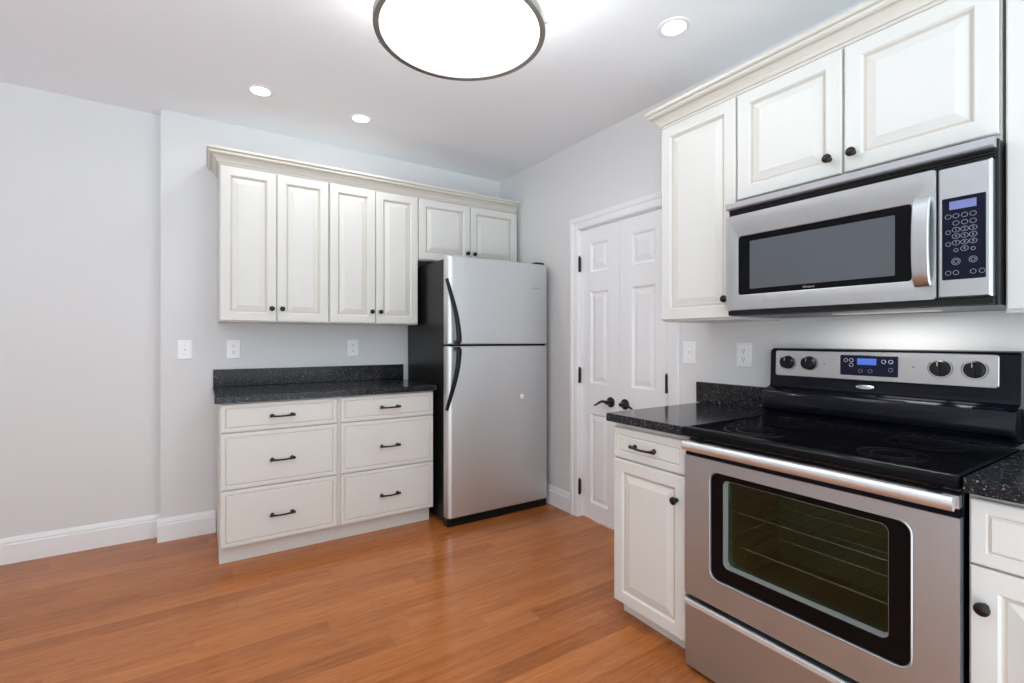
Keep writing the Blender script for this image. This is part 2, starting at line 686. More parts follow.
def hinge(parent, y, z, hx=2.236):
    mb = MB()
    mb.lathe([(0.0, z - 0.052), (0.0075, z - 0.052), (0.0075, z + 0.052), (0.0, z + 0.052)], lambda u, v, h: (hx + u, y + v, h), 10)
    mb.lathe([(0.0, z + 0.052), (0.005, z + 0.053), (0.004, z + 0.060), (0.0, z + 0.062)], lambda u, v, h: (hx + u, y + v, h), 10)
    mb.box(2.2495, 2.2525, min(y, y + 0.012), max(y, y + 0.012), z - 0.05, z + 0.05)
    return build('hinge', mb, M_BRONZE, parent, base=(0, 0, 0))


for z in (0.212, 0.995, 1.776):
    hinge(d1, 2.5985, z)
    hinge(d2, 1.8285, z, 2.2185)

# ------------------------------------------------------------------ cabinet pieces
# prototypes of the small hardware: local axes u = x, out of the face = -y
kp = MB().lathe([(0.0, -0.0005), (0.0085, -0.0005), (0.0085, 0.003), (0.005, 0.006), (0.005, 0.013), (0.010, 0.017), (0.0155, 0.022),
                 (0.0150, 0.027), (0.009, 0.031), (0.0, 0.032)], lambda u, v, h: (u, -h, v), 20)
KNOB = build('knob', kp, M_BRONZE, None, smooth=True)
pp = MB()
for s in (-1, 1):
    pp.lathe([(0.0, -0.0005), (0.0105, -0.0005), (0.0105, 0.003), (0.007, 0.006), (0.006, 0.020), (0.0, 0.021)],
             lambda u, v, h, s=s: (s * 0.052 + u, -h, v), 14)
pth, rr_ = [], []
for i in range(17):
    s = -1 + i / 8.0
    pth.append((s * 0.066, -(0.019 + 0.007 * (1 - s * s)), -0.0035 * (1 - s * s)))
    rr_.append(0.0048 + 0.0036 * abs(s) ** 3)
pp.tube(pth, rr_, 10)
PULL = build('pull', pp, M_BRONZE, None, smooth=True)
for o in (KNOB, PULL):
    COL.objects.unlink(o)


def raised(mb, F, u0, u1, v0, v1, fw=0.056, t=0.020):
    """Raised-panel cabinet door, tan glaze left in the grooves."""
    R = lambda d: rect(u0, u1, v0, v1, d)
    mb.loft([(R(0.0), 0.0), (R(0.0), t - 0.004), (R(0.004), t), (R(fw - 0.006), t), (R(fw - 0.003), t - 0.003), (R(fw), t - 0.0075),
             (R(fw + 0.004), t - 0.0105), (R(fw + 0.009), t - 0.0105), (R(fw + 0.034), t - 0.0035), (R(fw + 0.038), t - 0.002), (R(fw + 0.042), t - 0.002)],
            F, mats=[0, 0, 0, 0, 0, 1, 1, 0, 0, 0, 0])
    return mb


def slab_front(mb, F, u0, u1, v0, v1, t=0.020, inset=0.024):
    """Drawer front with a beaded edge."""
    R = lambda d: rect(u0, u1, v0, v1, d)
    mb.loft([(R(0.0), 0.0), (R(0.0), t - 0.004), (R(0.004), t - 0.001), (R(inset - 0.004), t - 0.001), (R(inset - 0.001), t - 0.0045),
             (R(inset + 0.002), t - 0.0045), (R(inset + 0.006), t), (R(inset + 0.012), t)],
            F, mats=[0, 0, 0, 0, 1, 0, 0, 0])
    return mb




def door_part(parent, F, u0, u1, v0, v1, knob=None, kn_rot=0.0, fw=0.056):
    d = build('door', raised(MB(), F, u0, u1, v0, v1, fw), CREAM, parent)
    if knob:
        p = Vector(F(knob[0], knob[1], 0.020))
        link_copy(KNOB, 'knob', d, p, kn_rot)
    return d


def drawer_part(parent, F, u0, u1, v0, v1, pull=None, rot=0.0, raised_front=False):
    if raised_front:
        mb = slab_front(MB(), F, u0, u1, v0, v1, inset=0.034)
    else:
        mb = slab_front(MB(), F, u0, u1, v0, v1)
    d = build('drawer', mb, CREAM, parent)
    if pull:
        p = Vector(F(pull[0], pull[1], 0.0195))
        link_copy(PULL, 'pull', d, p, rot)
    return d


# ------------------------------------------------------------------ back wall: wall cabinets
YF = 3.355                      # face frame plane; doors stand 2 cm proud
FBU = FB(YF)


def upper_back(label, x0, x1, z0, z1, doors, kz):
    t = thing('wall_cabinet', label, 'cabinet', ((x0 + x1) / 2, 3.5, z0), 'cream wall cabinets on the back wall')
    build('body', MB().box(x0, x1, YF, 3.674, z0, z1), M_CREAM, t, bevel=0.0015)
    for u0, u1, ks in doors:
        kx = u1 - 0.027 if ks > 0 else u0 + 0.027
        door_part(t, FBU, u0, u1, z0 + 0.006, z1 - 0.008, (kx, kz))
    return t


upper_back('tall cream two-door wall cabinet above the left drawer base', 0.085, 0.7075, 1.355, 2.292,
           [(0.089, 0.392, 1), (0.397, 0.703, -1)], 1.440)
upper_back('tall cream two-door wall cabinet right beside the refrigerator', 0.7085, 1.3315, 1.355, 2.292,
           [(0.713, 1.015, 1), (1.020, 1.327, -1)], 1.440)
upper_back('short cream two-door wall cabinet over the refrigerator', 1.3325, 2.200, 1.832, 2.292,
           [(1.338, 1.757, 1), (1.763, 2.195, -1)], 1.913)

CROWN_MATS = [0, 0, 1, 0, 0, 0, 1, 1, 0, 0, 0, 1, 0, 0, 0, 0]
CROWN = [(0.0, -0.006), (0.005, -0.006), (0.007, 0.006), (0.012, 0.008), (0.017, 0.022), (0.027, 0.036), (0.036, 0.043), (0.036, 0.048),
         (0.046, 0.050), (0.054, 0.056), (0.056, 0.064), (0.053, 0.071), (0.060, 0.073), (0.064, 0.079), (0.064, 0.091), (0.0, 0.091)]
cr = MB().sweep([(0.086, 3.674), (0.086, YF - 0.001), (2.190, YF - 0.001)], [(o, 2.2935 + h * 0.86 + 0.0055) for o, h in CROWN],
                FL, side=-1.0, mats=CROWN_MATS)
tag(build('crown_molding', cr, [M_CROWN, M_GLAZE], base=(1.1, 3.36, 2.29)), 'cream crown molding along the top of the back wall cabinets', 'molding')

# ------------------------------------------------------------------ back wall: drawer bases and counter
YB = 3.067
FBB = FB(YB)


def drawer_base(label, x0, x1, u0, u1):
    t = thing('drawer_base_cabinet', label, 'cabinet', ((x0 + x1) / 2, 3.37, 0.0), 'cream drawer bases on the back wall')
    mb = MB()
    mb.box(x0, x1, YB, 3.655, 0.105, 0.9015)
    mb.box(x0, x1, 3.128, 3.655, 0.0, 0.105)
    build('body', mb, M_CREAM, t)
    c = (u0 + u1) / 2
    for v0, v1, pz in ((0.739, 0.893, 0.815), (0.425, 0.732, 0.566), (0.110, 0.418, 0.252)):
        drawer_part(t, FBB, u0, u1, v0, v1, (c, pz))
    return t


drawer_base('cream three-drawer base cabinet at the left end of the back counter', 0.080, 0.7035, 0.084, 0.693)
drawer_base('cream three-drawer base cabinet right beside the refrigerator', 0.7045, 1.326, 0.715, 1.323)

t = thing('countertop', 'black speckled countertop over the cream drawer bases, left of refrigerator', 'countertop', (0.7, 3.35, 0.903), 'black speckled countertops')
build('slab', MB().box(0.055, 1.337, 3.022, 3.674, 0.9025, 0.940), M_GRANITE, t, bevel=0.003)
build('backsplash', MB().box(0.060, 1.3345, 3.655, 3.674, 0.9403, 1.053), M_GRANITE, t, bevel=0.002)

# ------------------------------------------------------------------ refrigerator
t = thing('refrigerator', 'stainless top-freezer refrigerator with black sides and black bow handles', 'refrigerator', (1.76, 3.25, 0.0))
fx0, fx1 = 1.361, 2.184
build('body', MB().box(fx0 + 0.004, fx1 - 0.004, 2.968, 3.640, 0.028, 1.790), M_BLACKSIDE, t, bevel=0.004)


def fridge_door(name, z0, z1):
    mb = MB()
    n = 8
    y1 = 2.962
    pts = [(fx0, y1), (fx0, 2.935)]
    for i in range(n + 1):
        a = PI + PI / 2 * i / n
        pts.append((fx0 + 0.036 + 0.036 * math.cos(a), 2.932 + 0.032 * math.sin(a)))
    for i in range(n + 1):
        a = 1.5 * PI + PI / 2 * i / n
        pts.append((fx1 - 0.020 + 0.020 * math.cos(a), 2.920 + 0.020 * math.sin(a)))
    pts += [(fx1, 2.935), (fx1, y1)]
    cx_, cy_ = (fx0 + fx1) / 2, 2.945
    small = [(cx_ + (x - cx_) * 0.994, cy_ + (y - cy_) * 0.90) for x, y in pts]
    mb.loft([(small, z0), (pts, z0 + 0.006), (pts, z1 - 0.006), (small, z1)], FL)
    return build(name, mb, M_STEEL_V, t, smooth=True, angle=30)


fz = fridge_door('freezer_door', 1.2165, 1.806)
fd = fridge_door('fridge_door', 0.058, 1.2015)
build('gasket', MB().box(fx0 + 0.008, fx1 - 0.008, 2.925, 2.9675, 1.2016, 1.2164), M_BLACKPL, t)


def bow(za, zb, flip):
    """Half of the bow: thin at the far end, standing off the door at the split."""
    path, rad = [], []
    for i in range(15):
        s = i / 14
        z = za + (zb - za) * s
        e = math.sin(s * PI / 2) ** 1.1
        path.append((1.364 + 0.048 * e, 2.918 - 0.083 * e, z))
        rad.append(0.012 + 0.007 * s)
    path.append((1.412, 2.838, zb + (-0.004 if not flip else 0.004)))
    rad.append(0.016)
    path.append((1.412, 2.8985, zb + (-0.004 if not flip else 0.004)))
    rad.append(0.012)
    mb = MB().tube(path, rad, 10, up=(1, 0, 0))
    return mb


h1 = build('handle', bow(1.650, 1.236, False), M_BLACKPL, fz, smooth=True)
h1['label'] = 'black bowed handle'
h2 = build('handle', bow(0.780, 1.182, True), M_BLACKPL, fd, smooth=True)
h2['label'] = 'black bowed handle'
bd = MB()
bd.loft([(rrect(2.040, 2.118, 1.618, 1.634, 0.006, 4), 0.0), (rrect(2.040, 2.118, 1.618, 1.634, 0.006, 4), 0.0025)], FB(2.8995))
b_ = build('badge', bd, M_BADGE, fz)
tx = MB()
add_text(tx, 'FRIGIDAIRE', 0.0125, lambda u, v, h: (2.079 + u, 2.8968 - h, 1.626 + v))
build('lettering', tx, M_GREYPRINT, b_)
hc = MB()
hc.loft([(rrect(2.090, 2.176, 2.925, 3.02, 0.012, 4), 1.8065), (rrect(2.090, 2.176, 2.925, 3.02, 0.012, 4), 1.820), (rrect(2.097, 2.169, 2.932, 3.01, 0.012, 4), 1.826)], FL)
build('hinge_cover', hc, M_BLACKPL, t, smooth=True)
gr = MB()
gr.box(fx0 + 0.004, fx1 - 0.004, 2.915, 2.964, 0.003, 0.055)
for i in range(5):
    gr.box(fx0 + 0.02, fx1 - 0.02, 2.909, 2.915, 0.010 + i * 0.0085, 0.0145 + i * 0.0085)
build('kick_grille', gr, M_BLACKPL, t)
for fxx in (fx0 + 0.06, fx1 - 0.06):
    for fyy in (3.02, 3.58):
        build('foot', MB().lathe([(0.0, 0.0), (0.018, 0.0), (0.018, 0.012), (0.008, 0.014), (0.008, 0.029), (0.0, 0.029)],
                                 lambda u, v, h: (fxx + u, fyy + v, h), 12), M_BLACKPL, t)
mg = MB().lathe([(0.0, 0.0), (0.017, 0.0), (0.019, 0.003), (0.018, 0.006), (0.012, 0.009), (0.0, 0.010)], lambda u, v, h: (1.948 + u, 2.8995 - h, 0.836 + v), 24)  # small raised white disc on the lower door
tag(build('disc', mg, M_DISC, smooth=True, base=(1.948, 2.8995, 0.836)), 'small round white magnet on the lower refrigerator door', 'disc')

# ------------------------------------------------------------------ right wall: wall cabinets
XU = 1.90
FRU = FR(XU)
ROT = -PI / 2


def upper_right(label, y0, y1, z0, z1, doors, dz0):
    t = thing('wall_cabinet', label, 'cabinet', (2.07, (y0 + y1) / 2, z0), 'cream wall cabinets on the right wall')
    build('body', MB().box(XU, 2.234, y0, y1, z0, z1), M_CREAM, t, bevel=0.0015)
    for u0, u1, k in doors:
        door_part(t, FRU, u0, u1, dz0, z1 - 0.006, k, ROT)
    return t


upper_right('tall narrow cream wall cabinet left of the microwave', 1.1905, 1.585, 1.334, 2.274, [(1.194, 1.581, (1.232, 1.421))], 1.342)
upper_right('wide short cream two-door cabinet above the microwave', 0.3955, 1.1895, 1.8065, 2.274,
            [(0.7945, 1.186, (0.832, 1.889)), (0.399, 0.7865, (0.757, 1.889))], 1.829)
upper_right('cream wall cabinet right of the microwave, cut by the photo edge', -0.07, 0.3885, 1.324, 2.274, [(-0.066, 0.385, (-0.03, 1.421))], 1.332)
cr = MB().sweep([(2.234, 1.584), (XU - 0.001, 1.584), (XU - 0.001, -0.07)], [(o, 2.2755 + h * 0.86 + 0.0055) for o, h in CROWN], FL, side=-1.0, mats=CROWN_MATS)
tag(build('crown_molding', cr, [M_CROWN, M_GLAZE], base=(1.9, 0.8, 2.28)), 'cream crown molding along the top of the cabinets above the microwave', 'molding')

# ------------------------------------------------------------------ right wall: base cabinets and counters
XB = 1.590
FRB = FR(XB)


def base_right(label, y0, y1, dz0, dz1, ddz1, pull, knob):
    t = thing('base_cabinet', label, 'cabinet', (1.9, (y0 + y1) / 2, 0.0), 'cream base cabinets on the right wall')
    mb = MB()
    mb.box(XB, 2.225, y0, y1, 0.072, 0.8785)
    mb.box(1.640, 2.225, y0, y1, 0.0, 0.072)
    build('body', mb, M_CREAM, t)
    drawer_part(t, FRB, y0 + 0.004, y1 - 0.004, dz0, dz1, pull, ROT, True)
    door_part(t, FRB, y0 + 0.004, y1 - 0.004, 0.076, ddz1, knob, ROT)
    return t


base_right('narrow cream base cabinet with one drawer and door, left of the range', 1.1975, 1.593, 0.722, 0.856, 0.714, (1.408, 0.786), (1.243, 0.618))
base_right('cream base cabinet right of the range, cut by the photo edge', -0.07, 0.389, 0.708, 0.864, 0.702, (0.16, 0.786), (0.357, 0.612))

t = thing('countertop', 'short black speckled countertop between the closet door and the range', 'countertop', (1.9, 1.4, 0.879), 'black speckled countertops')
build('slab', MB().box(1.545, 2.234, 1.1965, 1.612, 0.8795, 0.916), M_GRANITE, t, bevel=0.003)
build('backsplash', MB().box(2.214, 2.234, 1.1965, 1.630, 0.9163, 1.024), M_GRANITE, t, bevel=0.002)
t = thing('countertop', 'black speckled countertop right of the range, cut by the photo edge', 'countertop', (1.9, 0.16, 0.879), 'black speckled countertops')
build('slab', MB().box(1.545, 2.234, -0.07, 0.3915, 0.8795, 0.916), M_GRANITE, t, bevel=0.003)
build('backsplash', MB().box(2.214, 2.234, -0.07, 0.3915, 0.9163, 1.024), M_GRANITE, t, bevel=0.002)

# ------------------------------------------------------------------ range
t = thing('range', 'stainless electric range with black glass cooktop and oven window', 'stove', (1.87, 0.795, 0.0))
ry0, ry1 = 0.3955, 1.1925
FD = FR(1.578)                  # back of the oven door
ro = lambda r=0.003: rrect(ry0 + 0.001, ry1 - 0.001, 0.030, 0.884, r)
cav = rrect(0.47, 1.11, 0.330, 0.800, 0.02)
bm_ = MB()
bm_.loft([(ro(), -0.62), (ro(), -0.002), (cav, -0.002), (cav, -0.48)], FD, mats=[0, 0, 1, 2])
build('body', bm_, [M_BLACKENAMEL, M_ENAMEL_IN, M_SHEEN_BACK], t)
for fy in (ry0 + 0.06, ry1 - 0.06):
    for fxx in (1.66, 2.14):
        build('foot', MB().lathe([(0.0, 0.0), (0.02, 0.0), (0.02, 0.010), (0.009, 0.012), (0.009, 0.031), (0.0, 0.031)],
                                 lambda u, v, h: (fxx + u, fy + v, h), 12), M_BLACKPL, t)
# oven door: steel skin, black glass border, tinted pane
dr = MB()
A = lambda r: rrect(ry0 + 0.0015, ry1 - 0.0015, 0.287, 0.812, r)
B = lambda d: rrect(0.495 + d, 1.080 - d, 0.387 + d, 0.770 - d, 0.030 - d * 0.5)
dr.loft([(A(0.003), 0.0), (A(0.003), 0.025), (A(0.004), 0.028), (B(-0.0055), 0.028), (B(-0.0035), 0.030), (B(-0.001), 0.0285), (B(0.0), 0.020), (B(0.0), 0.0)],
        FD, close=True)
od = build('oven_door', dr, M_STEEL_H, t, smooth=True, angle=25)
G = lambda d: rrect(0.543 + d, 1.036 - d, 0.437 + d, 0.750 - d, 0.020)
gb = MB()
gb.loft([(B(0.0005), 0.012), (B(0.0005), 0.0235), (G(0.0), 0.0235), (G(0.0), 0.012)], FD, close=True)
build('window_border', gb, M_BLACKGLASS, od)
build('window_pane', MB().loft([(G(0.0045), -0.009), (G(0.0045), -0.005)], FD), M_OVENGLASS, od)
ib = MB()
ib.loft([(G(-0.008), -0.004), (G(-0.008), 0.0115), (G(0.0), 0.0115), (G(0.0005), 0.020), (G(0.002), 0.020), (G(0.004), -0.010), (G(0.001), -0.012)], FD, close=True)
build('window_frame', ib, mat('grey_frame_steel', (0.42, 0.42, 0.42), 0.5, 0.5), od, smooth=True, angle=25)
# handle
hb = MB()
path = [(1.5165, ry0 + 0.004, 0.8545), (1.5165, ry1 - 0.022, 0.8545)]
hs = []
for i in range(17):
    hs.append((path[0][0], path[0][1] + (path[1][1] - path[0][1]) * i / 16, 0.8545))
hb.tube(hs, 0.0185, 16, ry=0.014, up=(0, 0, 1))
for yy in (ry0 + 0.05, ry1 - 0.07):
    hb.box(1.5245, 1.5545, yy - 0.016, yy + 0.016, 0.842, 0.866)
hb.box(1.5545, 1.5775, ry0 + 0.004, ry1 - 0.004, 0.8345, 0.866)
oh = build('handle', hb, M_STEEL_HANDLE, od, smooth=True)
dk = MB().box(1.5560, 1.5775, ry0 + 0.003, ry1 - 0.003, 0.8125, 0.834)
build('door_top_trim', dk, M_BLACKENAMEL, od)
# storage drawer
sd = MB()
sd.loft([(rect(ry0 + 0.0015, ry1 - 0.0015, 0.014, 0.268), 0.0), (rect(ry0 + 0.0015, ry1 - 0.0015, 0.014, 0.268), 0.024), (rect(ry0 + 0.004, ry1 - 0.004, 0.017, 0.2665), 0.0275)], FD)
sd_o = build('storage_drawer', sd, M_STEEL_H, t)
lp = MB()
lp.loft([(rect(ry0 + 0.002, ry1 - 0.002, 0.2500, 0.2690), 0.0282), (rect(ry0 + 0.002, ry1 - 0.002, 0.2500, 0.2690), 0.034), (rect(ry0 + 0.004, ry1 - 0.004, 0.2530, 0.2670), 0.0375)], FD)
build('drawer_lip', lp, M_SATIN, sd_o)
# oven racks
for z in (0.6215, 0.499):
    rk = MB()
    rk.tube([(1.635, 0.485, z), (1.635, 1.095, z)], 0.0032, 8)
    rk.tube([(2.02, 0.485, z), (2.02, 1.095, z)], 0.003, 8)
    rk.tube([(1.635, 0.485, z), (2.02, 0.485, z)], 0.003, 8)
    rk.tube([(1.635, 1.095, z), (2.02, 1.095, z)], 0.003, 8)
    rk.tube([(1.825, 0.485, z), (1.825, 1.095, z)], 0.0022, 8)
    for i in range(1, 12):
        yy = 0.485 + 0.61 * i / 12
        rk.tube([(1.635, yy, z - 0.003), (2.02, yy, z - 0.003)], 0.0013, 6)
    build('oven_rack', rk, M_CHROME, t, smooth=True)
# cooktop
ct = MB()
prof = [(2.085, 0.8855), (2.085, 0.9155), (1.560, 0.9155), (1.552, 0.9175), (1.543, 0.9165), (1.536, 0.911), (1.533, 0.902), (1.534, 0.888),
        (1.540, 0.882), (1.548, 0.8805), (1.556, 0.8855)]
ct.loft([(prof, ry0), (prof, ry1)], lambda u, v, h: (u, h, v))
cto = build('cooktop', ct, M_CERAMIC, t, smooth=True, angle=40)
lipm = MB()
for a, b in ((ry0, ry0 + 0.010), (ry1 - 0.010, ry1)):
    lipm.box(1.560, 2.080, a, b, 0.9156, 0.9185)
lipm.box(1.552, 1.562, ry0, ry1, 0.9156, 0.9185)
build('edge_trim', lipm, M_BLACKENAMEL, cto, bevel=0.001)
for bx_, by_, br in ((1.70, 1.00, 0.105), (1.70, 0.585, 0.085), (1.955, 1.00, 0.080), (1.955, 0.585, 0.105)):
    bn = MB()
    for r_ in (br, br * 0.62):
        bn.loft([(ellipse(bx_, by_, r_, r_, 40), 0.9155), (ellipse(bx_, by_, r_, r_, 40), 0.9158), (ellipse(bx_, by_, r_ - 0.003, r_ - 0.003, 40), 0.9158),
                 (ellipse(bx_, by_, r_ - 0.003, r_ - 0.003, 40), 0.9155)], FL, close=True)
    build('burner_ring', bn, M_BURNER, cto)
# backguard
bk = MB()
bprof = [(2.214, 0.9165), (2.214, 1.205), (2.206, 1.212), (2.160, 1.212), (2.149, 1.208), (2.143, 1.200), (2.138, 1.060), (2.133, 1.046), (2.122, 1.040), (2.100, 1.036),
         (2.085, 1.026), (2.075, 1.006), (2.069, 0.975), (2.072, 0.952), (2.084, 0.940), (2.088, 0.930), (2.088, 0.9165)]
cxm, czm = 2.15, 1.06
shr = lambda q: [(cxm + (x - cxm) * 0.96, czm + (z - czm) * 0.96) for x, z in q]
bk.loft([(shr(bprof), ry0 + 0.008), (bprof, ry0 + 0.014), (bprof, ry1 - 0.010), (shr(bprof), ry1 - 0.004)], lambda u, v, h: (u, h, v))
bgo = build('backguard', bk, M_BLACKENAMEL, t, smooth=True, angle=25)
FP = lambda u, v, h: (2.1425 - 0.005 * (1.2 - v) / 0.14 - h, u, v)     # follows the leaning face
pnl = MB()
Pq = lambda d: rrect(0.452 + d, 1.163 - d, 1.092 + d, 1.201 - d, 0.010)
pnl.loft([(Pq(0), -0.002), (Pq(0), 0.004), (Pq(0.002), 0.006)], FP)
po = build('control_panel', pnl, M_STEEL_MW, bgo, smooth=True, angle=25)
dp = MB()
Dq = lambda d: rrect(0.716 + d, 0.905 - d, 1.110 + d, 1.188 - d, 0.004, 3)
dp.loft([(Dq(0), 0.0055), (Dq(0), 0.0085), (Dq(0.002), 0.0095)], FP)
build('display_panel', dp, M_KEYPAD, po)
build('clock_screen', MB().loft([(rect(0.783, 0.846, 1.152, 1.176), 0.0095), (rect(0.783, 0.846, 1.152, 1.176), 0.0102)], FP), M_LCD2, po)
for q in ((0.885, 1.168), (0.866, 1.168), (0.866, 1.150), (0.760, 1.166), (0.738, 1.166), (0.738, 1.136), (0.835, 1.128), (0.803, 1.128)):
    kb = MB()
    kb.loft([(ellipse(q[0], q[1], 0.0075, 0.0075, 16), 0.0096), (ellipse(q[0], q[1], 0.0075, 0.0075, 16), 0.0102),
             (ellipse(q[0], q[1], 0.0057, 0.0057, 16), 0.0102), (ellipse(q[0], q[1], 0.0057, 0.0057, 16), 0.0096)], FP, close=True)
    build('button', kb, M_GREYPRINT if q[1] < 1.14 else M_KEY, po)
for ky in (1.111, 1.023, 0.598, 0.510):
    kz = 1.150
    K = lambda u, v, h, ky=ky, kz=kz: (FP(ky, kz, 0)[0] - h, ky + u, kz + v)
    km = MB()
    km.lathe([(0.0, 0.0055), (0.0290, 0.0055), (0.0285, 0.009), (0.0262, 0.013), (0.0250, 0.024), (0.0235, 0.027), (0.0, 0.0275)], K, 28)
    km.box(-0.0055, 0.0055, -0.0225, 0.0225, 0.026, 0.034, K)
    ko = build('knob', km, M_BLACKPL, po, smooth=True)
    rg = MB()
    arc = [(0.0335 * math.cos(a), 0.0335 * math.sin(a)) for a in [PI / 2 + 0.9 + (2 * PI - 1.8) * i / 30 for i in range(31)]]
    rg.tube([K(u, v, 0.0063) for u, v in arc], 0.0011, 6)
    build('dial_print', rg, M_GREYPRINT, ko)
    build('pointer', MB().box(-0.0012, 0.0012, 0.008, 0.021, 0.0338, 0.0346, K), M_BADGE, ko)
for ly in (0.965, 0.672):
    build('indicator', MB().lathe([(0.0, 0.0055), (0.0028, 0.0055), (0.0024, 0.0072), (0.0, 0.0075)], lambda u, v, h, ly=ly: (FP(ly, 1.150, 0)[0] - h, ly + u, 1.150 + v), 10), M_SLOT, po)
bdg = MB()
bdg.loft([(ellipse(0.822, 1.066, 0.0305, 0.0085, 28), -0.001), (ellipse(0.822, 1.066, 0.0305, 0.0085, 28), 0.0035), (ellipse(0.822, 1.066, 0.027, 0.0062, 28), 0.0055)], FP)
bo = build('badge', bdg, M_BADGE, bgo, smooth=True)
tx = MB()
add_text(tx, 'Whirlpool', 0.0105, lambda u, v, h: (FP(0, 1.066, 0)[0] - 0.0057 - h, 0.822 - u, 1.066 + v))
build('lettering', tx, M_GREYPRINT, bo)

# ------------------------------------------------------------------ microwave
t = thing('microwave', 'stainless over-the-range microwave with dark window and keypad', 'microwave', (2.03, 0.795, 1.343))
my0, my1 = 0.3905, 1.1895
build('body', MB().box(1.842, 2.232, my0, my1, 1.345, 1.8035), M_BLACKPL, t, bevel=0.002)
FM = FR(1.8415)
mdr = MB()
A = lambda r: rrect(0.5165, my1 - 0.0005, 1.367, 1.7485, r)
B = lambda d: rrect(0.575 + d, 1.136 - d, 1.427 + d, 1.660 - d, 0.010)
mdr.loft([(A(0.003), 0.0), (A(0.003), 0.022), (A(0.010), 0.0305), (B(-0.003), 0.0308), (B(-0.001), 0.030), (B(0.0), 0.026), (B(0.0), 0.0)], FM, close=True)
md = build('door', mdr, M_STEEL_MW, t, smooth=True, angle=25)
gb = MB()
G = lambda d: rrect(0.617 + d, 1.091 - d, 1.448 + d, 1.637 - d, 0.004)
gb.loft([(B(0.0005), 0.010), (B(0.0005), 0.0275), (G(0.0), 0.0275), (G(0.0), 0.010)], FM, close=True)
build('window_border', gb, M_BLACKGLASS, md)
build('window_pane', MB().loft([(G(0.0003), 0.012), (G(0.0003), 0.0270)], FM), M_MWGLASS, md)
tx = MB()
add_text(tx, 'Whirlpool', 0.0095, lambda u, v, h: (1.8415 - 0.0277 - h, 0.872 - u, 1.4375 + v))
build('lettering', tx, M_BADGE, md)
hm = MB()
hp = []
for i in range(19):
    s = i / 18
    hp.append((1.809 - 0.024 * (math.sin(PI * s) ** 0.4), 0.5465, 1.411 + 0.259 * s))
# flat bowed strap with rounded edges
bsec = [(-0.0205, -0.0035), (-0.0175, -0.006), (0.0175, -0.006), (0.0205, -0.0035), (0.0205, 0.0035), (0.0175, 0.006), (-0.0175, 0.006), (-0.0205, 0.0035)]
b0 = len(hm.v)
for k, p in enumerate(hp):
    a, b = Vector(hp[max(0, k - 1)]), Vector(hp[min(len(hp) - 1, k + 1)])
    tg = (b - a).normalized()
    nrm = Vector((0, 1, 0)).cross(tg).normalized()
    for yy, ww in bsec:
        hm.v.append(tuple(Vector(p) + Vector((0, yy, 0)) + nrm * ww))
for k in range(len(hp) - 1):
    for i in range(8):
        j = (i + 1) % 8
        hm.quad([b0 + k * 8 + i, b0 + k * 8 + j, b0 + (k + 1) * 8 + j, b0 + (k + 1) * 8 + i])
hm.quad([b0 + i for i in range(8)])
hm.quad([b0 + (len(hp) - 1) * 8 + i for i in range(8)])
build('handle', hm, M_STEEL_MW, md, smooth=True)
cp = MB()
A = lambda d: rrect(0.3975 + d, 0.5145 - d, 1.367 + d, 1.7485 - d, 0.004)
cp.loft([(A(0), 0.0), (A(0), 0.022), (A(0.006), 0.0305)], FM)
cpo = build('control_panel', cp, M_STEEL_MW, t, smooth=True, angle=25)
kp_ = MB()
Kq = lambda d: rrect(0.4090 + d, 0.5025 - d, 1.4205 + d, 1.6555 - d, 0.003, 3)
kp_.loft([(Kq(0), 0.030), (Kq(0), 0.0318), (Kq(0.001), 0.0325)], FM)
build('keypad', kp_, M_KEYPAD, cpo)
build('display', MB().loft([(rect(0.428, 0.486, 1.621, 1.6445), 0.0323), (rect(0.428, 0.486, 1.621, 1.6445), 0.0331)], FM), M_LCD, cpo)
kx = {0: 0.4885, 1: 0.4715, 2: 0.4530, 3: 0.4350}


def key(cy_, cz_, ru, rv, txt=None, ring=0.0011):
    kb = MB()
    kb.loft([(ellipse(cy_, cz_, ru, rv, 18), 0.0324), (ellipse(cy_, cz_, ru, rv, 18), 0.0329), (ellipse(cy_, cz_, ru - ring, rv - ring, 18), 0.0329),
             (ellipse(cy_, cz_, ru - ring, rv - ring, 18), 0.0324)], FM, close=True)
    if txt:
        add_text(kb, txt, rv * 1.35, lambda u, v, h: (1.8415 - 0.0328 - h, cy_ - u, cz_ + v))
    build('button', kb, M_KEY, cpo)


for c_ in (0, 1, 2, 3):
    key(kx[c_], 1.6020, 0.0072, 0.0068)
for c_ in (1, 2, 3):
    key(kx[c_], 1.5815, 0.0074, 0.0068)
for r_i, (z_, row) in enumerate(((1.5625, '123'), (1.5440, '456'), (1.5255, '789'))):
    for c_, ch in enumerate(row):
        key(kx[c_ + 1], z_, 0.0088, 0.0072, ch)
key(kx[2], 1.5070, 0.0088, 0.0072, '0')
key(kx[1], 1.5040, 0.0052, 0.0050)
key(kx[3], 1.5040, 0.0052, 0.0050)
key(kx[0], 1.5570, 0.0058, 0.0062)
key(kx[0], 1.5230, 0.0058, 0.0062)
key(kx[1], 1.4720, 0.0098, 0.0098)
key(kx[1], 1.4720, 0.0058, 0.0058)
key(kx[3], 1.4740, 0.0090, 0.0090)
key(kx[3], 1.4740, 0.0050, 0.0050)
for c_, off in ((0, 0), (1, 0), (3, 0), (3, -0.0185)):
    key(kx[c_] + off, 1.4400, 0.0066, 0.0066)
